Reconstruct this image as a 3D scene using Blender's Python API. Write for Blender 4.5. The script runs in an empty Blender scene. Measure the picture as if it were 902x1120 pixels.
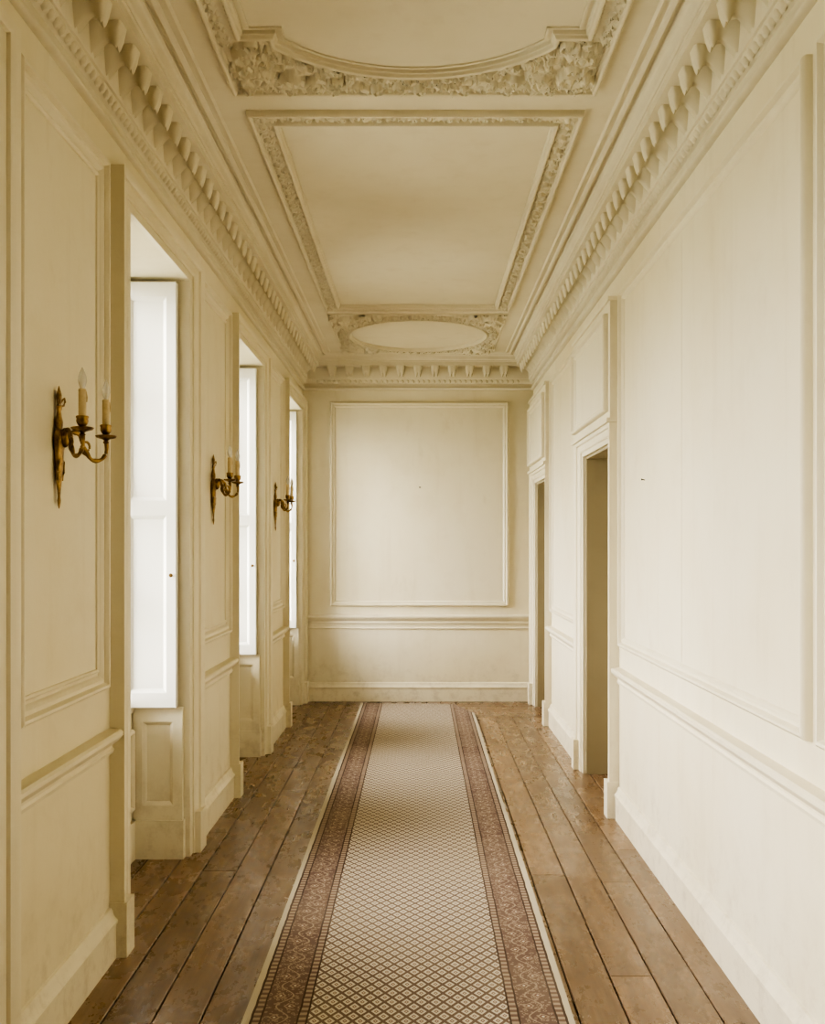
import bpy, bmesh, math, random
import numpy as np
from mathutils import Vector, Matrix
random.seed(7)
pi=math.pi
K=1150.0
XL,XR,YB,YF=-1.13,1.095,10.15,-1.4
ZC=3.32
WT=0.45
scene=bpy.context.scene
scene.view_settings.view_transform='AgX'
scene.view_settings.look='AgX - High Contrast'

# ------------------------------------------------------------------ nodes
class G:
    def __init__(s,name):
        s.m=bpy.data.materials.new(name); s.m.use_nodes=True
        s.nt=s.m.node_tree; s.n=s.nt.nodes; s.l=s.nt.links
        s.b=s.n['Principled BSDF']
        tc=s.n.new('ShaderNodeTexCoord'); s.obj=tc.outputs['Object']
    def put(s,sock,v):
        if isinstance(v,(int,float)): sock.default_value=v
        elif isinstance(v,tuple): sock.default_value=(v+(1,))[:4] if sock.type=='RGBA' else v
        else: s.l.new(v,sock)
    def M(s,op,a,b=None,c=None):
        n=s.n.new('ShaderNodeMath'); n.operation=op
        s.put(n.inputs[0],a)
        if b is not None: s.put(n.inputs[1],b)
        if c is not None: s.put(n.inputs[2],c)
        return n.outputs[0]
    def mix(s,f,a,b,mode='MIX'):
        n=s.n.new('ShaderNodeMix'); n.data_type='RGBA'; n.blend_type=mode
        s.put(n.inputs[0],f); s.put(n.inputs[6],a); s.put(n.inputs[7],b)
        return n.outputs[2]
    def mapping(s,scale,vec=None):
        n=s.n.new('ShaderNodeMapping'); n.inputs['Scale'].default_value=scale
        s.l.new(vec or s.obj,n.inputs['Vector']); return n.outputs[0]
    def noise(s,scale,detail=4,rough=.5,vec=None):
        n=s.n.new('ShaderNodeTexNoise'); n.inputs['Scale'].default_value=scale
        n.inputs['Detail'].default_value=detail; n.inputs['Roughness'].default_value=rough
        s.l.new(vec or s.obj,n.inputs['Vector']); return n.outputs[0]
    def ramp(s,f,lo,hi,a=0.0,b=1.0):
        n=s.n.new('ShaderNodeMapRange'); n.inputs[1].default_value=lo; n.inputs[2].default_value=hi
        n.inputs[3].default_value=a; n.inputs[4].default_value=b
        s.l.new(f,n.inputs[0]); return n.outputs[0]
    def sep(s):
        n=s.n.new('ShaderNodeSeparateXYZ'); s.l.new(s.obj,n.inputs[0]); return n.outputs
    def bump(s,h,st,dist):
        n=s.n.new('ShaderNodeBump'); n.inputs['Strength'].default_value=st; n.inputs['Distance'].default_value=dist
        s.l.new(h,n.inputs['Height']); s.l.new(n.outputs[0],s.b.inputs['Normal'])
    def col(s,v): s.put(s.b.inputs['Base Color'],v)
    def rough(s,v): s.put(s.b.inputs['Roughness'],v)

def paint(name,c1,c2,c3,rough=.55,amt=1.0,scuff=False):
    g=G(name)
    n1=g.noise(.8,4,.55); n2=g.noise(5,6,.65); n3=g.noise(1,5,.6,g.mapping((8,8,.7)))
    a=g.mix(g.ramp(n1,.42,.66,0,.75*amt),c1,c2)
    a=g.mix(g.ramp(n2,.52,.80,0,.18*amt),a,c3)
    a=g.mix(g.ramp(n3,.55,.8,0,.22*amt),a,c3)
    if scuff:   # scuffed, dirty paint low down on the walls
        z=g.sep()[2]
        lo=g.ramp(z,.05,.55,1,0); sc=g.ramp(g.noise(9,7,.75),.50,.68)
        a=g.mix(g.M('MULTIPLY',g.M('MULTIPLY',lo,sc),.45),a,(.38,.30,.20))
        st=g.ramp(g.noise(1,7,.7,g.mapping((3.5,3.5,1.6))),.60,.78,0,.35)
        a=g.mix(st,a,c3)
    g.col(a); g.rough(rough)
    g.b.inputs['Specular IOR Level'].default_value=.3
    g.bump(g.noise(22,6,.7),.2,.004)
    return g.m
M_WALL=paint('cream_wall_paint',(.745,.68,.515),(.69,.605,.41),(.50,.41,.26),.55,1,True)
M_TRIM=paint('cream_trim_paint',(.745,.68,.52),(.69,.61,.42),(.50,.41,.26),.45,.8,True)
M_CEIL=paint('aged_ceiling_plaster',(.685,.625,.48),(.63,.56,.405),(.50,.42,.29),.7)
M_WHITE=paint('white_shutter_paint',(.79,.77,.71),(.76,.74,.67),(.69,.65,.55),.4,.5)

def plain(name,c,r=.5,metal=0,ns=None,c2=None):
    g=G(name)
    if ns: g.col(g.mix(g.ramp(g.noise(ns,5,.6),.35,.65),c,c2))
    else: g.put(g.b.inputs['Base Color'],c)
    g.rough(r); g.b.inputs['Metallic'].default_value=metal
    return g.m
M_BRASS=plain('aged_brass',(.40,.26,.10),.34,.9,35,(.13,.08,.035))
M_CANDLE=plain('candle_sleeve',(.62,.50,.29),.5,0,30,(.50,.39,.21))
M_SUB=plain('dark_subfloor',(.02,.014,.010),.9)
M_DOOR=paint('door_paint',(.42,.36,.23),(.37,.31,.19),(.28,.23,.14),.5)  # cream-brown door and lining paint, darkened to put the doorway shade into the colour
M_IRON=plain('dark_iron',(.05,.04,.03),.5,.7)
g=G('bulb_glass'); g.put(g.b.inputs['Base Color'],(.93,.90,.82)); g.rough(.08)
g.b.inputs['Transmission Weight'].default_value=.55; M_BULB=g.m
# window glass : thin pane
g=G('window_glass'); nt=g.nt
tr=g.n.new('ShaderNodeBsdfTransparent'); gl=g.n.new('ShaderNodeBsdfGlossy'); gl.inputs['Roughness'].default_value=.02
fr=g.n.new('ShaderNodeFresnel'); fr.inputs[0].default_value=1.3
mx=g.n.new('ShaderNodeMixShader'); g.l.new(fr.outputs[0],mx.inputs[0]); g.l.new(tr.outputs[0],mx.inputs[1]); g.l.new(gl.outputs[0],mx.inputs[2])
g.l.new(mx.outputs[0],g.n['Material Output'].inputs['Surface']); M_GLASS=g.m

# floor boards
g=G('worn_oak_boards')
at=g.n.new('ShaderNodeAttribute'); at.attribute_name='rnd'; R=at.outputs['Fac']
cx=g.n.new('ShaderNodeCombineXYZ'); s_=g.sep()
g.l.new(g.M('ADD',s_[0],g.M('MULTIPLY',R,7.0)),cx.inputs[0]); g.l.new(g.M('ADD',s_[1],g.M('MULTIPLY',R,31.0)),cx.inputs[1])
gr=g.noise(1,8,.7,g.mapping((46,1.8,1),cx.outputs[0]))
gr2=g.noise(1,6,.65,g.mapping((10,.9,1),cx.outputs[0]))
wr=g.noise(1,8,.62,g.mapping((3.6,.9,1)))
wr2=g.noise(1,6,.7,g.mapping((9,4,1)))
c=g.mix(g.ramp(gr,.36,.66),(.155,.090,.045),(.245,.155,.085))
c=g.mix(g.ramp(gr2,.47,.70,0,.55),c,(.095,.056,.030))
c=g.mix(g.ramp(wr,.46,.66,0,.6),c,(.275,.195,.125))
c=g.mix(g.ramp(wr2,.56,.74,0,.4),c,(.11,.068,.038))
c=g.mix(1.0,c,g.ramp(R,0,1,.80,1.15),'MULTIPLY')
sp=g.noise(46,3,.6); c=g.mix(g.ramp(sp,.65,.75,0,.5),c,(.05,.032,.02))
g.col(c); g.rough(g.ramp(wr2,.3,.7,.20,.36)); g.bump(g.M('ADD',gr,g.M('MULTIPLY',wr2,.8)),.3,.004); M_FLOOR=g.m

# rug
g=G('woven_runner_rug'); X,Y,Z=g.sep()[:3]
dx=g.M('SUBTRACT',.521,g.M('ABSOLUTE',g.M('SUBTRACT',X,-.035)))
warp=g.M('MULTIPLY',g.M('SUBTRACT',g.noise(14,2,.5),.5),.006)
d=g.M('ADD',dx,warp)
def band(a,b): return g.M('MULTIPLY',g.M('GREATER_THAN',d,a),g.M('LESS_THAN',d,b))
cream=(.57,.51,.40); dark=(.070,.045,.036); mauve=(.17,.112,.088); tan=(.35,.275,.205)
Yw=g.M('ADD',Y,warp)
def tri(v,p): # 0..1 triangle wave of period p
    return g.M('MULTIPLY',g.M('ABSOLUTE',g.M('SUBTRACT',g.M('FRACT',g.M('DIVIDE',v,p)),.5)),2.0)
Xo=g.M('ADD',g.M('SUBTRACT',X,-.035),5.0); Yo=g.M('ADD',Yw,10.0)
u=g.M('ADD',g.M('DIVIDE',Xo,.048),g.M('DIVIDE',Yo,.068)); v=g.M('ADD',g.M('SUBTRACT',g.M('DIVIDE',Xo,.048),g.M('DIVIDE',Yo,.068)),400.0)
tu=tri(u,1.0); tv=tri(v,1.0)
line=g.M('GREATER_THAN',g.M('MAXIMUM',tu,tv),.72)
cen=g.M('LESS_THAN',g.M('MAXIMUM',tu,tv),.34)
cen2=g.M('LESS_THAN',g.M('MAXIMUM',tu,tv),.15)
f=g.mix(line,cream,(.175,.125,.098)); f=g.mix(cen,f,(.215,.14,.112)); f=g.mix(cen2,f,cream)
c=g.mix(g.M('GREATER_THAN',d,.022),(.52,.46,.35),dark)
dash=g.M('GREATER_THAN',tri(Yo,.034),.5)
gs=g.mix(dash,tan,mauve)
for a,b in ((.030,.052),(.176,.198)): c=g.mix(band(a,b),c,gs)
# main border : dense rosettes, vine and small leaves
mx_=g.M('SUBTRACT',d,.115)
sn=g.M('MULTIPLY',g.M('SINE',g.M('MULTIPLY',Yo,2*pi/.16)),.024)
vine=g.M('LESS_THAN',g.M('ABSOLUTE',g.M('SUBTRACT',mx_,sn)),.0028)
ry=g.M('MULTIPLY',tri(Yo,.08),.04)
r1=g.M('ADD',g.M('ABSOLUTE',g.M('ADD',mx_,g.M('MULTIPLY',sn,.8))),g.M('MULTIPLY',ry,.9))
ros=g.M('LESS_THAN',r1,.020); ros3=g.M('LESS_THAN',r1,.014); ros2=g.M('LESS_THAN',r1,.006)
vo=g.n.new('ShaderNodeTexVoronoi'); vo.inputs['Scale'].default_value=62; g.l.new(g.obj,vo.inputs['Vector'])
vd=vo.outputs['Distance']
mb=g.mix(g.M('LESS_THAN',vd,.42),(.160,.105,.083),(.30,.225,.170)); mb=g.mix(g.M('LESS_THAN',vd,.19),mb,(.09,.058,.046))
mb=g.mix(vine,mb,tan); mb=g.mix(ros,mb,tan); mb=g.mix(ros3,mb,(.18,.108,.085)); mb=g.mix(ros2,mb,cream)
c=g.mix(band(.058,.170),c,mb)
c=g.mix(g.M('GREATER_THAN',d,.204),c,f)
c=g.mix(g.ramp(g.noise(1.6,4,.6),.4,.75,0,.3),c,(.36,.295,.22))
weave=g.M('MULTIPLY',tri(Xo,.006),tri(Yo,.006))
g.col(c); g.rough(.95); g.b.inputs['Specular IOR Level'].default_value=.1
g.bump(weave,.3,.002); M_RUG=g.m

# ------------------------------------------------------------------ mesh builder
class MB:
    def __init__(s): s.v=[]; s.f=[]; s.a=[]
    def add(s,vs,fs,a=0.0):
        o=len(s.v); s.v+= [tuple(p) for p in vs]; s.f+=[tuple(i+o for i in f) for f in fs]; s.a+=[a]*len(vs)
    def box(s,x0,x1,y0,y1,z0,z1,a=0.0):
        x0,x1=sorted((x0,x1)); y0,y1=sorted((y0,y1)); z0,z1=sorted((z0,z1))
        s.add([(x0,y0,z0),(x1,y0,z0),(x1,y1,z0),(x0,y1,z0),(x0,y0,z1),(x1,y0,z1),(x1,y1,z1),(x0,y1,z1)],
              [(0,3,2,1),(4,5,6,7),(0,1,5,4),(1,2,6,5),(2,3,7,6),(3,0,4,7)],a)
    def rings(s,rings,closed_ring=False,closed_path=False,cap=False):
        n=len(rings[0]); m=len(rings); vs=[p for r in rings for p in r]; fs=[]
        for i in range(m if closed_path else m-1):
            j=(i+1)%m
            for k in range(n if closed_ring else n-1):
                l=(k+1)%n; fs.append((i*n+k,i*n+l,j*n+l,j*n+k))
        if cap:
            fs.append(tuple(range(n-1,-1,-1))); fs.append(tuple((m-1)*n+k for k in range(n)))
        s.add(vs,fs)
    def sweep(s,path,prof,mapf,closed=True):
        n=len(path); rings=[]
        for i in range(n):
            p=Vector(path[i])
            if closed or 0<i<n-1:
                a=(p-Vector(path[i-1])).normalized(); b=(Vector(path[(i+1)%n])-p).normalized()
            elif i==0: a=b=(Vector(path[1])-p).normalized()
            else: a=b=(p-Vector(path[i-1])).normalized()
            na=Vector((-a.y,a.x)); nb=Vector((-b.y,b.x)); mm=(na+nb)
            mm=mm/max(.3,mm.dot(na))
            rings.append([mapf(p.x+mm.x*u,p.y+mm.y*u,v) for u,v in prof])
        s.rings(rings,closed_path=closed)
        if not closed:
            o=len(s.v)-n*len(prof); k=len(prof)
            s.f.append(tuple(o+i for i in range(k))); s.f.append(tuple(o+(n-1)*k+i for i in range(k-1,-1,-1)))
    def lathe(s,prof,c,seg=16,sx=1,sy=1):
        s.rings([[ (c[0]+r*sx*math.cos(2*pi*k/seg),c[1]+r*sy*math.sin(2*pi*k/seg),c[2]+z) for k in range(seg)] for r,z in prof],closed_ring=True,cap=True)
    def tube(s,pts,rad,seg=8):
        rr=[]; 
        for i,p in enumerate(pts):
            p=Vector(p); a=Vector(pts[max(0,i-1)]); b=Vector(pts[min(len(pts)-1,i+1)]); t=(b-a).normalized()
            up=Vector((0,0,1)) if abs(t.z)<.9 else Vector((1,0,0))
            q=t.cross(up).normalized(); w=q.cross(t)
            r=rad[i] if isinstance(rad,(list,tuple)) else rad
            rr.append([tuple(p+q*r*math.cos(2*pi*k/seg)+w*r*math.sin(2*pi*k/seg)) for k in range(seg)])
        s.rings(rr,closed_ring=True,cap=True)
    def obj(s,name,mat,parent=None,smooth=35,bevel=0,attr=False,recalc=True):
        me=bpy.data.meshes.new(name); me.from_pydata(s.v,[],s.f); me.update()
        if attr:
            A=me.attributes.new('rnd','FLOAT','POINT'); A.data.foreach_set('value',s.a)
        if recalc:
            bm=bmesh.new(); bm.from_mesh(me); bmesh.ops.recalc_face_normals(bm,faces=bm.faces); bm.to_mesh(me); bm.free()
        if smooth:
            me.polygons.foreach_set('use_smooth',[True]*len(me.polygons)); me.set_sharp_from_angle(angle=math.radians(smooth))
        me.materials.append(mat)
        o=bpy.data.objects.new(name,me); scene.collection.objects.link(o)
        if parent: o.parent=parent
        if bevel:
            b=o.modifiers.new('bevel','BEVEL'); b.width=bevel; b.segments=2; b.limit_method='ANGLE'
        return o
def empty(name,loc=(0,0,0)):
    e=bpy.data.objects.new(name,None); e.location=loc; e.empty_display_size=.1; scene.collection.objects.link(e); return e

# ------------------------------------------------------------------ layout
PER=2.43
Y0=[3.83+PER*k for k in (-1,0,1,2)]
AW=.20; AH=.11
OPEN=[(y+AW,y+1.24) for y in Y0]       # window openings
WTOP=2.78; SILL=.73
DOORS=[(6.0,6.92),(8.97,9.80)]
DTOP=2.085
XP=1.045 # breast face

# walls
w=MB(); ys=YF-.2
for a,b in OPEN:
    w.box(XL-WT,XL,ys,a,0,ZC); w.box(XL-WT,XL,a,b,WTOP,ZC); w.box(XL-WT,XL-.25,a,b,0,SILL-.03); ys=b
w.box(XL-WT,XL,ys,YB+.2,0,ZC); w.obj('wall_left',M_WALL,smooth=0)
w=MB(); ys=YF-.2
for a,b in DOORS:
    w.box(XR,XR+WT,ys,a,0,ZC); w.box(XR,XR+WT,a,b,DTOP,ZC); ys=b
w.box(XR,XR+WT,ys,YB+.2,0,ZC); w.obj('wall_right',M_WALL,smooth=0)
w=MB(); w.box(XL,XR,YB,YB+.2,0,ZC); w.obj('wall_back',M_WALL,smooth=0)
w=MB(); w.box(XL,XR,YF-.2,YF,0,ZC); w.obj('wall_front',M_WALL,smooth=0)
w=MB(); w.box(XL-WT,XR+WT,YF-.2,YB+.2,ZC,ZC+.25); w.obj('ceiling',M_CEIL,smooth=0)

# floor boards
fl=MB()
def board(x0,x1,y0,y1):
    gp=.0022; ch=.003; r=random.random(); z=-.0012*random.random()
    x0+=gp;x1-=gp;y0+=gp*.6;y1-=gp*.6
    fl.add([(x0,y0,-.02),(x1,y0,-.02),(x1,y1,-.02),(x0,y1,-.02),(x0,y0,z-ch),(x1,y0,z-ch),(x1,y1,z-ch),(x0,y1,z-ch),
            (x0+ch,y0+ch,z),(x1-ch,y0+ch,z),(x1-ch,y1-ch,z),(x0+ch,y1-ch,z)],
           [(0,1,5,4),(1,2,6,5),(2,3,7,6),(3,0,4,7),(4,5,9,8),(5,6,10,9),(6,7,11,10),(7,4,8,11),(8,9,10,11)],r)
x=XL-WT; xs=None
while x<XR+WT-.02:
    wd=random.uniform(.13,.18); x1=min(x+wd,XR+WT)
    if XR+WT-x1<.08: x1=XR+WT
    yend=9.22 if x>.30 else YB+.2
    y=YF-.2-random.uniform(0,4)
    while y<yend:
        y1=min(y+random.uniform(6.5,10),yend)
        if yend-y1<1.5: y1=yend
        board(x,x1,max(y,YF-.2),y1) if y1>YF-.15 else None
        y=y1
    if x>.30 and xs is None: xs=x
    x=x1
y=9.22
while y<YB+.19:
    y1=min(y+.15,YB+.2); board(xs,XR+WT,y,y1); y=y1
o=fl.obj('floor',M_FLOOR,smooth=0,attr=True)
sb=MB(); sb.box(XL-WT,XR+WT,YF-.2,YB+.2,-.12,-.012); s2=sb.obj('subfloor',M_SUB,smooth=0); s2.parent=o

# ------------------------------------------------------------------ trims
tn=[0]
def tname(): tn[0]+=1; return 'trim_%d'%tn[0]
mapL=lambda y,z,v:(XL+v,y,z)
mapR=lambda y,z,v:(XR-v,y,z)
mapB=lambda x,z,v:(x,YB-v,z)
mapF=lambda x,z,v:(x,YF+v,z)
mapC=lambda x,y,v:(x,y,ZC-v)
def rectp(a,b,c,d): return [(a,c),(b,c),(b,d),(a,d)]
PANEL=[(0,0),(0,.018),(.004,.027),(.011,.032),(.019,.031),(.024,.021),(.026,.014),(.034,.013),(.040,.016),(.046,.012),(.052,.004),(.054,0)]
PANEL2=[(.0,.0),(.0,.007),(.006,.011),(.013,.006),(.014,0)]
def panel(mb,m,a,b,c,d,double=True):
    mb.sweep(rectp(a,b,c,d),PANEL,m)
    if double: mb.sweep(rectp(a+.066,b-.066,c+.066,d-.066),PANEL2,m)
RAIL=[(0,.745),(.014,.747),(.018,.760),(.012,.768),(.014,.778),(.030,.788),(.044,.804),(.050,.812),(.050,.825),(.042,.832),(0,.836)]
BASE=[(0,0),(.026,0),(.026,.125),(.032,.130),(.032,.140),(.024,.148),(.016,.160),(.014,.172),(.008,.182),(0,.185)]
def run(mb,prof,m,a,b):
    r=[]
    for t in (a,b): r.append([m(t,z,v) for v,z in prof])
    mb.rings(r); k=len(prof); o=len(mb.v)-2*k
    mb.f.append(tuple(o+i for i in range(k))); mb.f.append(tuple(o+k+i for i in range(k-1,-1,-1)))
piersL=[(YF,Y0[0])]+[(Y0[i]+1.44,Y0[i+1]) for i in range(3)]
mb=MB(); bb=MB(); pm=MB()
for a,b in piersL:
    run(mb,RAIL,mapL,a,b); run(bb,BASE,mapL,a,b); panel(pm,mapL,a+.07,b-.085,.99,2.87)
mb.obj(tname(),M_TRIM); bb.obj('baseboard_left',M_TRIM); pm.obj(tname(),M_TRIM)
segR=[(YF,5.75),(7.14,8.75)]
mb=MB(); bb=MB(); pm=MB()
for a,b in segR: run(mb,RAIL,mapR,a,b); run(bb,BASE,mapR,a,b)
for a,b in ((YF+.1,.1),(.22,2.84),(2.93,5.67),(7.24,8.66)): panel(pm,mapR,a,b,.955,2.87,False)
pm.box(XR-.0012,XR,4.3985,4.4015,1.01,2.815)
mb.obj(tname(),M_TRIM); bb.obj('baseboard_right',M_TRIM); pm.obj(tname(),M_TRIM)
mb=MB(); bb=MB(); pm=MB()
run(mb,RAIL,mapB,XL,XR); run(mb,[(0,.695),(.010,.697),(.014,.706),(.008,.714),(0,.716)],mapB,XL,XR); run(bb,BASE,mapB,XL,XR); panel(pm,mapB,-.865,.856,.917,2.886,False)
mb.obj(tname(),M_TRIM); bb.obj('baseboard_back',M_TRIM); pm.obj(tname(),M_TRIM)
mb=MB(); bb=MB(); run(mb,RAIL,mapF,XL,XR); run(bb,BASE,mapF,XL,XR)
mb.obj(tname(),M_TRIM); bb.obj('baseboard_front',M_TRIM)

# cornice
room=[(XL,YF),(XR,YF),(XR,YB),(XL,YB)]
mapZ=lambda x,y,v:(x,y,v)
COR=[(0,3.000),(.012,3.000),(.022,3.007),(.026,3.019),(.020,3.030),(.014,3.036),(.014,3.060),(.022,3.065),(.034,3.077),(.042,3.090),(.044,3.100),(.050,3.102),(.052,3.106),(.052,3.216),
     (.176,3.216),(.176,3.246),(.182,3.250),(.182,3.258),(.188,3.262),(.192,3.274),(.198,3.290),(.208,3.302),(.214,3.306),(.214,3.3195)]
co=MB(); co.sweep(room,COR,mapZ)
co.sweep(room,[(.232,3.3198),(.232,3.308),(.240,3.303),(.250,3.308),(.256,3.3198)],mapZ)
co.sweep(room,[(.274,3.3198),(.274,3.314),(.284,3.311),(.294,3.3198)],mapZ)
def modillion(frame):
    n=14; seg=15; hw=.041; rr=[]
    for i in range(n+1):
        p=i/n; u=.050+.106*p
        d=.098*(1-p)**1.4+.018*p+.054*math.exp(-((p-.80)/.16)**2)
        if i==n: d*=.35
        h=hw*(1-.36*math.exp(-((p-.45)/.2)**2))*(1 if i<n else .7)
        ring=[]
        for k in range(seg):
            a=pi*k/(seg-1); rib=1+.16*math.cos(6*a)
            ring.append(frame(u,h*math.cos(a),3.217-d*rib*max(0,math.sin(a))**.7))
        rr.append(ring)
    co.rings(rr,cap=True)
def egg(frame):
    rr=[]
    for i in range(5):
        t=i/4*pi; r=math.sin(t)*.019+.0005
        rr.append([frame(.028+.020*abs(math.sin(a)) *(r/.019), r*math.cos(a),3.083-.022*math.cos(t)) for a in [pi*k/5 for k in range(6)]])
    co.rings(rr)
sp=.165
def along(m,a,b):
    n=int((b-a)//sp); off=((b-a)-(n-1)*sp)/2 if n else 0
    for i in range(n):
        c=a+off+i*sp
        modillion(lambda u,w,z:m(c+w,z,u))
    n=int((b-a)/.05)
    for i in range(n):
        c=a+(i+.5)*(b-a)/n
        egg(lambda u,w,z:m(c+w,z,u))
along(mapL,YF+.13,YB-.13); along(mapR,YF+.13,YB-.13); along(mapB,XL+.13,XR-.13); along(mapF,XL+.13,XR-.13)
co.obj(tname(),M_CEIL,smooth=50)

# ------------------------------------------------------------------ plaster relief
class Relief:
    def __init__(s,x0,x1,y0,y1,res=.006):
        s.x0,s.y0,s.res=x0,y0,res
        s.nx=int((x1-x0)/res)+1; s.ny=int((y1-y0)/res)+1
        s.xs=x0+np.arange(s.nx)*res; s.ys=y0+np.arange(s.ny)*res
        s.H=np.zeros((s.nx,s.ny))
    def win(s,x,y,r):
        i0=max(0,int((x-r-s.x0)/s.res)); i1=min(s.nx,int((x+r-s.x0)/s.res)+2)
        j0=max(0,int((y-r-s.y0)/s.res)); j1=min(s.ny,int((y+r-s.y0)/s.res)+2)
        if i1<=i0 or j1<=j0: return None
        return i0,i1,j0,j1
    def dot(s,x,y,r,h):
        w=s.win(x,y,r)
        if not w: return
        i0,i1,j0,j1=w; A,B=np.meshgrid(s.xs[i0:i1],s.ys[j0:j1],indexing='ij')
        d=((A-x)**2+(B-y)**2)/r**2; z=h*np.sqrt(np.clip(1-d,0,1))
        s.H[i0:i1,j0:j1]=np.maximum(s.H[i0:i1,j0:j1],z)
    def leaf(s,x,y,a,L,W,h):
        w=s.win(x,y,L*1.05)
        if not w: return
        i0,i1,j0,j1=w; A,B=np.meshgrid(s.xs[i0:i1],s.ys[j0:j1],indexing='ij')
        p=((A-x)*math.cos(a)+(B-y)*math.sin(a))/L; q=(-(A-x)*math.sin(a)+(B-y)*math.cos(a))
        ok=(p>0)&(p<1); pc=np.clip(p,0.001,.999)
        wd=W*np.sin(pi*pc**.75)*(1+.28*np.sin(pc*19))+1e-5
        t=q/wd; ok&=np.abs(t)<1
        z=h*np.sqrt(np.clip(1-t*t,0,1))*(1-.45*np.exp(-(t/.2)**2))*(.5+.5*pc)
        s.H[i0:i1,j0:j1]=np.maximum(s.H[i0:i1,j0:j1],np.where(ok,z,0))
    def scroll(s,x,y,a,R,sg,h):
        for i in range(34):
            t=i/33; r=R*(1-.85*t); an=a+sg*t*3.4*pi
            s.dot(x+r*math.cos(an),y+r*math.sin(an),R*(.26-.08*t),h*(1-.25*t))
        s.dot(x,y,R*.3,h*1.1)
    def vine(s,path,hw,h,step):
        P=[Vector(p) for p in path]; acc=0; nxt=step*.5; side=1
        for i in range(len(P)-1):
            seg=P[i+1]-P[i]; L=seg.length
            while nxt<=acc+L:
                c=P[i]+seg*((nxt-acc)/L); t=seg.normalized(); n=Vector((-t.y,t.x))*side; a=math.atan2(t.y,t.x)
                q=c+n*hw*.25; s.scroll(q.x,q.y,math.atan2(-n.y,-n.x),hw*.55,-side,h)
                for k in range(4):
                    b=math.atan2(-n.y,-n.x)+(k-1.5)*.75+random.uniform(-.2,.2)
                    p=c-n*hw*.05+t*step*.32
                    s.leaf(p.x,p.y,b,hw*random.uniform(.75,1.1),hw*.24,h*random.uniform(.7,1.1))
                p=c+t*step*.4+n*hw*.4
                s.leaf(p.x,p.y,a+side*.9,hw*.7,hw*.2,h*.9)
                side=-side; nxt+=step
            acc+=L
    def mesh(s,mask,parent,name):
        A,B=np.meshgrid(s.xs,s.ys,indexing='ij'); mk=mask(A,B)
        idx=-np.ones(mk.shape,int); idx[mk]=np.arange(mk.sum())
        zz=ZC-.0025-s.H*1.4
        vs=np.stack([A[mk],B[mk],zz[mk]],1).tolist()
        c=mk[:-1,:-1]&mk[1:,:-1]&mk[1:,1:]&mk[:-1,1:]
        I,J=np.nonzero(c)
        fs=np.stack([idx[I,J],idx[I,J+1],idx[I+1,J+1],idx[I+1,J]],1).tolist()
        m=MB(); m.v=vs; m.f=fs; m.a=[0]*len(vs)
        return m.obj(name,M_CEIL,parent,smooth=60,recalc=False)
def beads(mb,path,r,sp):
    P=[Vector(p) for p in path]+[Vector(path[0])]; acc=0; nxt=0
    for i in range(len(P)-1):
        seg=P[i+1]-P[i]; L=seg.length
        while nxt<=acc+L and L>0:
            c=P[i]+seg*((nxt-acc)/L)
            mb.rings([[(c.x+r*math.sin(th)*math.cos(2*pi*k/8),c.y+r*math.sin(th)*math.sin(2*pi*k/8),ZC-.006-r*math.cos(th)) for k in range(8)] for th in (.15,.8,1.4)],closed_ring=True,cap=True)
            nxt+=sp
        acc+=L
MOLD=[(0,0),(0,.020),(.005,.028),(.012,.030),(.019,.026),(.022,.015),(.028,.012),(.030,0)]
MOLDT=[(0,0),(0,.008),(.005,.012),(.011,.008),(.012,0)]
# panel 2 : long rectangle
e=empty('ceiling_plaster_panel')
ax,bx,ay,by=-.725,.69,4.39,8.06; bw=.115
rl=Relief(ax,bx,ay,by)
for (p,q) in (((ax+.062,ay+.06),(bx-.062,ay+.06)),((bx-.062,ay+.1),(bx-.062,by-.1)),((bx-.062,by-.06),(ax+.062,by-.06)),((ax+.062,by-.1),(ax+.062,ay+.1))):
    rl.vine([p,q],.042,.016,.075)
for cx_ in (ax+.062,bx-.062):
    for cy_ in (ay+.06,by-.06):
        for k in range(7): rl.leaf(cx_,cy_,k*2*pi/7,.055,.016,.02)
        rl.dot(cx_,cy_,.016,.024)
rl.mesh(lambda A,B:~((A>ax+bw)&(A<bx-bw)&(B>ay+bw)&(B<by-bw)),e,'foliage_relief')
m=MB(); m.sweep(rectp(ax,bx,ay,by),MOLD,mapC); m.sweep(rectp(ax+bw-.02,bx-bw+.02,ay+bw-.02,by-bw+.02),MOLD,mapC)
m.obj('frame_molding',M_CEIL,e)
# panel 1 : arched ends with spandrels
e=empty('ceiling_plaster_panel')
ax,bx,by=-.745,.705,4.20; ay=.9; ym=(ay+by)/2; cx0=-.02
R=.65; cyA=by-.15-R
def inner(A,B):
    Bm=np.where(B>ym,B,2*ym-B)
    return ((np.abs(A-cx0)<.635)&(Bm<by-.46))|((np.abs(A-cx0)<.52)&((A-cx0)**2+(Bm-cyA)**2<R*R))
def endpath(off=0):
    pts=[]; a0=math.acos(.52/R)
    pts.append((cx0+.635,by-.46)); pts.append((cx0+.52,by-.46))
    for i in range(25):
        a=a0+(pi-2*a0)*i/24; pts.append((cx0+R*math.cos(a),cyA+R*math.sin(a)))
    pts.append((cx0-.52,by-.46)); pts.append((cx0-.635,by-.46)); return pts
top=endpath(); path1=top+[(2*cx0-x,2*ym-y) for x,y in top]
rl=Relief(ax,bx,ay,by,.0055)
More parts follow.
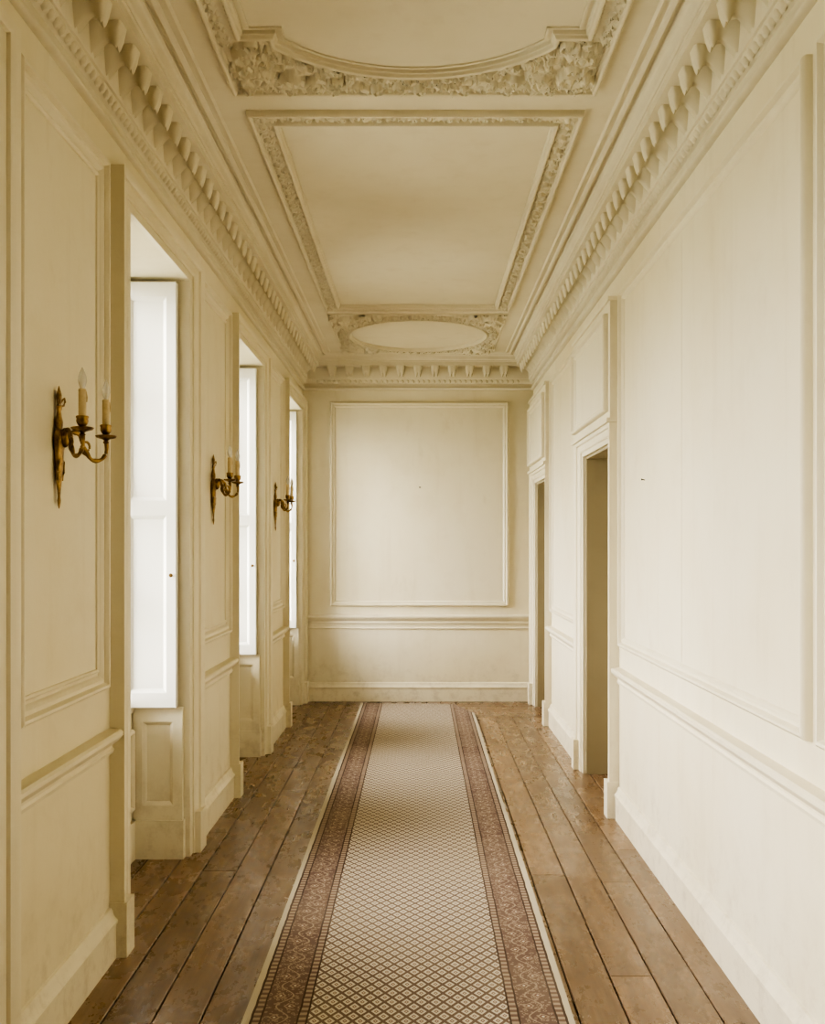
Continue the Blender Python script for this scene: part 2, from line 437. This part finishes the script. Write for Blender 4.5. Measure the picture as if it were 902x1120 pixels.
for sg in (1,-1):
    fy=lambda y:y if sg>0 else 2*ym-y
    rl.vine([(ax+.03,fy(by-.052)),(bx-.03,fy(by-.052))],.05,.026,.085)
    for s2 in (1,-1):
        X_=lambda d:cx0+s2*d
        rl.vine([(X_(.66),fy(by-.08)),(X_(.57),fy(by-.42))],.065,.03,.10)
        rl.vine([(X_(.62),fy(by-.12)),(X_(.30),fy(by-.10))],.06,.03,.09)
        for i in range(70):
            dx_=random.uniform(.2,.70); dy_=random.uniform(.04,.44)
            rl.leaf(X_(dx_),fy(by-dy_),random.uniform(0,2*pi),random.uniform(.05,.10),random.uniform(.014,.024),random.uniform(.015,.032))
        for q in ((.60,.16,.06),(.48,.13,.045),(.62,.33,.05)): rl.scroll(X_(q[0]),fy(by-q[1]),random.uniform(0,6),q[2],s2,.034)
    arc=[(x,fy(y)) for x,y in [(cx0+(R+.035)*math.cos(a),cyA+(R+.035)*math.sin(a)) for a in np.linspace(.7,pi-.7,30)]]
    rl.vine(arc,.032,.022,.055)
for s2 in (ax+.032,bx-.032): rl.vine([(s2,ay+.4),(s2,by-.4)],.03,.016,.06)
rl.mesh(lambda A,B:~inner(A,B),e,'foliage_relief')
m=MB(); m.sweep(rectp(ax,bx,ay,by),MOLD,mapC); m.sweep(path1,MOLD,mapC)
m.sweep(path1,[(.045,0),(.045,.006),(.055,.006),(.055,0)],mapC)
beads(m,path1,.009,.026); m.obj('frame_molding',M_CEIL,e)
# panel 3 : oval
e=empty('ceiling_plaster_panel')
ax,bx,ay,by=-.725,.69,8.24,9.86; ex,ey,ea,eb=-.015,9.05,.60,.68
rl=Relief(ax,bx,ay,by,.0065)
ell=[(ex+ea*math.cos(t),ey+eb*math.sin(t)) for t in np.linspace(0,2*pi,65)[:-1]]
ello=[(ex+(ea+.045)*math.cos(t),ey+(eb+.045)*math.sin(t)) for t in np.linspace(0,2*pi,65)]
rl.vine(ello,.042,.026,.07)
for sx in (-1,1):
    for sy in (-1,1):
        for i in range(60):
            px=random.uniform(.35,.70); py=random.uniform(.35,.80)
            rl.leaf(ex+sx*px,ey+sy*py,random.uniform(0,2*pi),random.uniform(.06,.11),random.uniform(.015,.026),random.uniform(.015,.032))
        rl.scroll(ex+sx*.58,ey+sy*.68,0,.07,sx*sy,.034); rl.scroll(ex+sx*.45,ey+sy*.73,1,.05,-sx*sy,.03); rl.scroll(ex+sx*.62,ey+sy*.5,1,.045,-sx*sy,.03)
rl.mesh(lambda A,B:((A-ex)/ea)**2+((B-ey)/eb)**2>1,e,'foliage_relief')
m=MB(); m.sweep(rectp(ax,bx,ay,by),MOLDT,mapC); m.sweep(ell,MOLD,mapC); beads(m,ell,.009,.03); m.obj('frame_molding',M_CEIL,e)

# ------------------------------------------------------------------ architrave
ARCH=[(0,0),(0,.022),(.30,.022),(.30,.028),(.36,.032),(.42,.028),(.42,.030),(.74,.034),(.76,.044),(.84,.050),(.92,.054),(1,.054),(1,0)]
def architrave(mb,m,a,b,zt,aw,ah,prof=ARCH):
    mb.rings([[m(y,z,v) for (y,z,v) in row] for row in
      ([(a-aw*u,0,v) for u,v in prof],[(a-aw*u,zt+ah*u,v) for u,v in prof],[(b+aw*u,zt+ah*u,v) for u,v in prof],[(b+aw*u,0,v) for u,v in prof])])
def leafpanel(mb,y,sgn,x0,x1,z0,z1,split,st=.045,th=.045):
    back=y-sgn*th; f=y
    rec=y-sgn*.016
    mb.box(x0,x1,rec,back,z0,z1)
    mb.box(x0,x0+st,rec,f,z0,z1); mb.box(x1-st,x1,rec,f,z0,z1)
    zz=[z0]+split+[z1]
    mb.box(x0+st,x1-st,rec,f,z0,z0+.07); mb.box(x0+st,x1-st,rec,f,z1-.07,z1)
    for s in split: mb.box(x0+st,x1-st,rec,f,s-.035,s+.035)
    for i in range(len(zz)-1):
        a=zz[i]+(.07 if i==0 else .035); b=zz[i+1]-(.07 if i==len(zz)-2 else .035)
        P=[(0,0),(0,.013),(.008,.009),(.016,.002),(.018,0)]
        mb.sweep(rectp(x0+st,x1-st,a,b),P,lambda x,z,v:(x,rec+sgn*v,z))
for k,(a,b) in enumerate(OPEN):
    e=empty('window_%d'%(k+1))
    m=MB(); architrave(m,mapL,a,b,WTOP,AW,AH)
    m.box(XL,XL+.064,a-AW-.004,a-AW+.10,0,.2)
    m.box(XL,XL+.060,b+.07,b+AW+.004,0,.2)
    m.obj('architrave',M_TRIM,e)
    m=MB()
    leafpanel(m,b-.07,-1,XL-.30,XL-.03,SILL,2.755,[1.68]); leafpanel(m,a+.07,1,XL-.30,XL-.03,SILL,2.755,[1.68])
    m.obj('shutters',M_WHITE,e,smooth=25)
    m=MB(); z=1.36; 
    for yy,sg in ((b-.07,-1),(a+.07,1)):
        m.tube([(XL-.050,yy,z),(XL-.050,yy+sg*.012,z),(XL-.050,yy+sg*.018,z),(XL-.050,yy+sg*.026,z)],[.004,.004,.010,.006],10)
    m.obj('shutter_knobs',M_BRASS,e)
    m=MB()   # lower jamb linings + window back + skirting
    leafpanel(m,b-.03,-1,XL-.245,XL-.008,.185,SILL-.004,[],.045,.029); leafpanel(m,a+.03,1,XL-.245,XL-.008,.185,SILL-.004,[],.045,.029)
    for yy,sg in ((b,-1),(a,1)):
        m.box(XL-.25,XL+.0,yy,yy+sg*.042,0,.185)
    xb=XL-.25
    m.box(xb,xb+.02,a,b,0,.185); 
    m.sweep(rectp(a+.08,b-.08,.24,SILL-.10),PANEL,lambda y,z,v:(xb+v,y,z))
    m.obj('window_back_panelling',M_TRIM,e,smooth=25)
    m=MB(); m.box(XL-WT-.03,xb+.012,a+.001,b-.001,SILL-.03,SILL); m.obj('sill',M_TRIM,e,bevel=.006)
    # sashes
    m=MB(); x0=XL-WT+.05; x1=x0+.07; 
    m.box(x0,x1,a,a+.05,SILL,WTOP); m.box(x0,x1,b-.05,b,SILL,WTOP); m.box(x0,x1,a,b,WTOP-.05,WTOP); m.box(x0,x1,a,b,SILL,SILL+.05)
    zm=(SILL+WTOP)/2; m.box(x0+.01,x1-.01,a+.05,b-.05,zm-.02,zm+.02)
    for i in (1,2):
        yy=a+.05+(b-a-.1)*i/3; m.box(x0+.02,x1-.02,yy-.009,yy+.009,SILL+.05,WTOP-.05)
    for i in (1,3):
        zz=SILL+.05+(WTOP-SILL-.1)*i/4; m.box(x0+.02,x1-.02,a+.05,b-.05,zz-.009,zz+.009)
    m.obj('sash_frame',M_WHITE,e)
    m=MB(); xx=x0+.035; m.add([(xx,a+.04,SILL+.04),(xx,b-.04,SILL+.04),(xx,b-.04,WTOP-.04),(xx,a+.04,WTOP-.04)],[(0,1,2,3)]); m.obj('glass_panes',M_GLASS,e,smooth=0)
    L=bpy.data.lights.new('daylight_portal','AREA'); L.shape='RECTANGLE'; L.size=WTOP-SILL; L.size_y=b-a
    L.cycles.is_portal=True
    o=bpy.data.objects.new('daylight_portal',L); o.location=(XL-WT-.02,(a+b)/2,(SILL+WTOP)/2); o.rotation_euler=(0,-pi/2,0)
    scene.collection.objects.link(o); o.parent=e

# doors
for k,(a,b) in enumerate(DOORS):
    e=empty('door_%d'%(k+1)); an=a-(5.75 if k==0 else 8.75)
    m=MB(); architrave(m,mapR,a,b,DTOP,.0+min(an,.22),.10)
    ya=a-min(an,.22); yb=b+min(an,.22)
    m.box(XR-.066,XR,ya-.004,ya+.10,0,.2); m.box(XR-.066,XR,yb-.10,yb+.004,0,.2)
    m.obj('architrave',M_TRIM,e)
    m=MB(); z0=DTOP+.10; m.box(XR-.05,XR,ya,yb,z0,2.85)
    m.sweep(rectp(ya+.06,yb-.06,z0+.06,2.79),PANEL,lambda y,z,v:(XR-.05-v,y,z))
    m.box(XR-.07,XR,ya-.01,yb+.01,z0-.005,z0+.02)
    m.box(XR-.062,XR,ya-.008,yb+.008,2.85,2.872)
    m.obj('overdoor_panel',M_TRIM,e,smooth=25)
    m=MB() # reveal linings
    for yy,sg in ((b,-1),(a,1)): m.box(XR+.0,XR+.40,yy,yy+sg*.015,0,DTOP-.015)
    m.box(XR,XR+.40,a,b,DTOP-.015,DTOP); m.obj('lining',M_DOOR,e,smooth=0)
    m=MB(); xd=XR+.36
    m.box(xd,xd+.04,a+.015,b-.015,.006,DTOP-.015)
    w_=b-a-.03; 
    for (za,zb) in ((.2,.78),(.98,1.62),(1.74,1.98)):
        for j in (0,1):
            p=a+.015+.10+j*(w_/2-.03); q=p+w_/2-.17
            m.sweep(rectp(p,q,za,zb),PANEL2+[(.03,.002),(.045,.010),(.046,.010)],lambda y,z,v:(xd-v,y,z))
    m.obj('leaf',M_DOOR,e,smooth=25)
    m=MB(); m.tube([(xd,b-.09,1.0),(xd-.02,b-.09,1.0),(xd-.035,b-.09,1.0),(xd-.055,b-.09,1.0),(xd-.062,b-.09,1.0)],[.02,.009,.012,.026,.012],14); m.obj('knob',M_BRASS,e)

# ------------------------------------------------------------------ rug
m=MB(); xa,xb=-.556,.486; ya=-1.1; nx,ny=14,300; 
def rz(x,y): return .011+.0018*math.sin(y*2.1+x*3)+.0012*math.sin(y*5.3-x*7)
rows=[]
for j in range(ny+1):
    t=j/ny; row=[]
    for i in range(nx+1):
        x=xa+(xb-xa)*i/nx; yend=9.97-.10*(i/nx)-(.55*max(0,(i/nx-.86)/.14))
        y=ya+(yend-ya)*t; wob=.003*math.sin(y*1.7)
        row.append((x+wob,y,rz(x,y)))
    row=[(row[0][0]-.002,row[0][1],.0008)]+row+[(row[-1][0]+.002,row[-1][1],.0008)]
    rows.append(row)
rows=[[(p[0],p[1]-.003,.0008) for p in rows[0]]]+rows+[[(p[0],p[1]+.003,.0008) for p in rows[-1]]]
m.rings(rows); m.obj('runner_rug',M_RUG,smooth=50)

# ------------------------------------------------------------------ sconces
def sconce(y):
    e=empty('wall_sconce',(XL,y,1.80))
    m=MB()
    m.lathe([(.002,-.185),(.006,-.175),(.010,-.160),(.007,-.148),(.009,-.13),(.014,-.10),(.019,-.06),(.023,-.03),(.024,-.005),(.029,.005),(.031,.02),(.029,.04),(.021,.055),(.015,.062),(.019,.072),(.020,.085),(.014,.10),(.010,.118),(.014,.124),(.014,.132),(.009,.140),(.013,.155),(.014,.168),(.009,.18),(.004,.19),(.001,.196)],(.012,0,0),14,.55,1)
    for sg in (-1,1):
        m.tube([(.014,0,.14),(.018,sg*.012,.152),(.020,sg*.026,.160),(.020,sg*.032,.150),(.018,sg*.026,.138),(.016,sg*.012,.134),(.014,0,.138)],.0032,6)
        m.tube([(.012,sg*.004,-.02),(.018,sg*.022,-.04),(.016,sg*.030,-.07),(.014,sg*.022,-.095),(.014,sg*.012,-.085)],[.006,.005,.004,.004,.003],6)
    m.lathe([(.004,-.03),(.014,-.02),(.018,0),(.014,.02),(.004,.03)],(.030,0,.035),12)
    C=MB(); Bb=MB()
    for sg in (-1,1):
        tip=(.122,sg*.118,.035)
        ctrl=[(.026,0,.035),(.045,sg*.030,.055),(.062,sg*.05,.045),(.070,sg*.062,.01),(.086,sg*.085,-.026),(.110,sg*.108,-.024),(.124,sg*.119,.004),(.122,sg*.118,.04)]
        pts=[]
        V=[Vector(c) for c in ctrl]
        for i in range(len(V)-1):
            p0=V[max(0,i-1)];p1=V[i];p2=V[i+1];p3=V[min(len(V)-1,i+2)]
            for q in range(5):
                t=q/5; pts.append(tuple(.5*((2*p1)+(-p0+p2)*t+(2*p0-5*p1+4*p2-p3)*t*t+(-p0+3*p1-3*p2+p3)*t**3)))
        pts.append(ctrl[-1]); n=len(pts)
        m.tube(pts,[.0078-.002*i/n+.0012*math.sin(i*1.2) for i in range(n)],8)
        sc=[]
        for i in range(16):
            t=i/15; r=.024*(1-.75*t); an=-pi/2-t*2.6*pi
            sc.append((.074+.5*r*math.cos(an),sg*(.072)+sg*.8*r*math.cos(an),.012+r*math.sin(an)))
        m.tube(sc,[.005-.002*i/15 for i in range(16)],6)
        cx,cy=tip[0],tip[1]
        m.lathe([(.004,.025),(.010,.032),(.006,.038),(.012,.042),(.030,.047),(.034,.053),(.030,.055),(.012,.053),(.010,.058),(.015,.064),(.018,.072),(.017,.080),(.019,.084),(.018,.088),(.012,.088)],(cx,cy,0),18)
        C.lathe([(.0105,.085),(.0118,.09),(.0115,.162),(.0121,.166),(.010,.169),(.006,.169)],(cx,cy,0),14)
        Bb.lathe([(.006,.168),(.007,.173),(.011,.184),(.0130,.194),(.012,.205),(.008,.217),(.0035,.228),(.001,.234)],(cx,cy,0),14)
        C.tube([(cx+.011,cy,.162),(cx+.0125,cy+.003,.145),(cx+.0122,cy+.003,.13)],[.002,.003,.002],6)
    m.obj('brass_arms',M_BRASS,e,smooth=50); C.obj('candle_sleeves',M_CANDLE,e,smooth=50); Bb.obj('flame_bulbs',M_BULB,e,smooth=60)
for y in (3.26,5.70,8.15,.85): sconce(y)

# picture nails
m=MB(); m.tube([(0,0,0),(0,-.018,.004),(0,-.020,.004),(0,-.024,.004)],[.003,.003,.007,.006],8); o=m.obj('picture_nail',M_IRON); o.location=(0,YB+.002,2.06)
m=MB(); m.tube([(0,0,0),(-.014,0,.003),(-.016,0,.003),(-.019,0,.003)],[.002,.002,.005,.004],8); o=m.obj('picture_nail',M_IRON); o.location=(XR+.002,5.12,1.82)

# ------------------------------------------------------------------ world: overcast sky above a darker landscape
wd=bpy.data.worlds.new('overcast_sky'); scene.world=wd; wd.use_nodes=True; nt=wd.node_tree
bg=nt.nodes['Background']; tc=nt.nodes.new('ShaderNodeTexCoord'); sx=nt.nodes.new('ShaderNodeSeparateXYZ'); nt.links.new(tc.outputs['Generated'],sx.inputs[0])
cr=nt.nodes.new('ShaderNodeValToRGB'); mr=nt.nodes.new('ShaderNodeMapRange'); mr.inputs[1].default_value=-1; mr.inputs[2].default_value=1
nt.links.new(sx.outputs[2],mr.inputs[0]); nt.links.new(mr.outputs[0],cr.inputs[0]); nt.links.new(cr.outputs[0],bg.inputs[0])
el=cr.color_ramp.elements; el[0].position=.45; el[0].color=(.24,.24,.19,1); el[1].position=.58; el[1].color=(1,.985,.955,1)
bg.inputs[1].default_value=27.5

# ------------------------------------------------------------------ camera
cam=bpy.data.cameras.new('camera'); co_=bpy.data.objects.new('camera',cam); scene.collection.objects.link(co_)
co_.location=(0,0,1.5); co_.rotation_euler=(pi/2,0,0)
cam.sensor_fit='VERTICAL'; cam.sensor_height=36; cam.lens=36*K/1120
cam.shift_x=-8/1120; cam.shift_y=37/1120; cam.clip_start=.05
scene.camera=co_
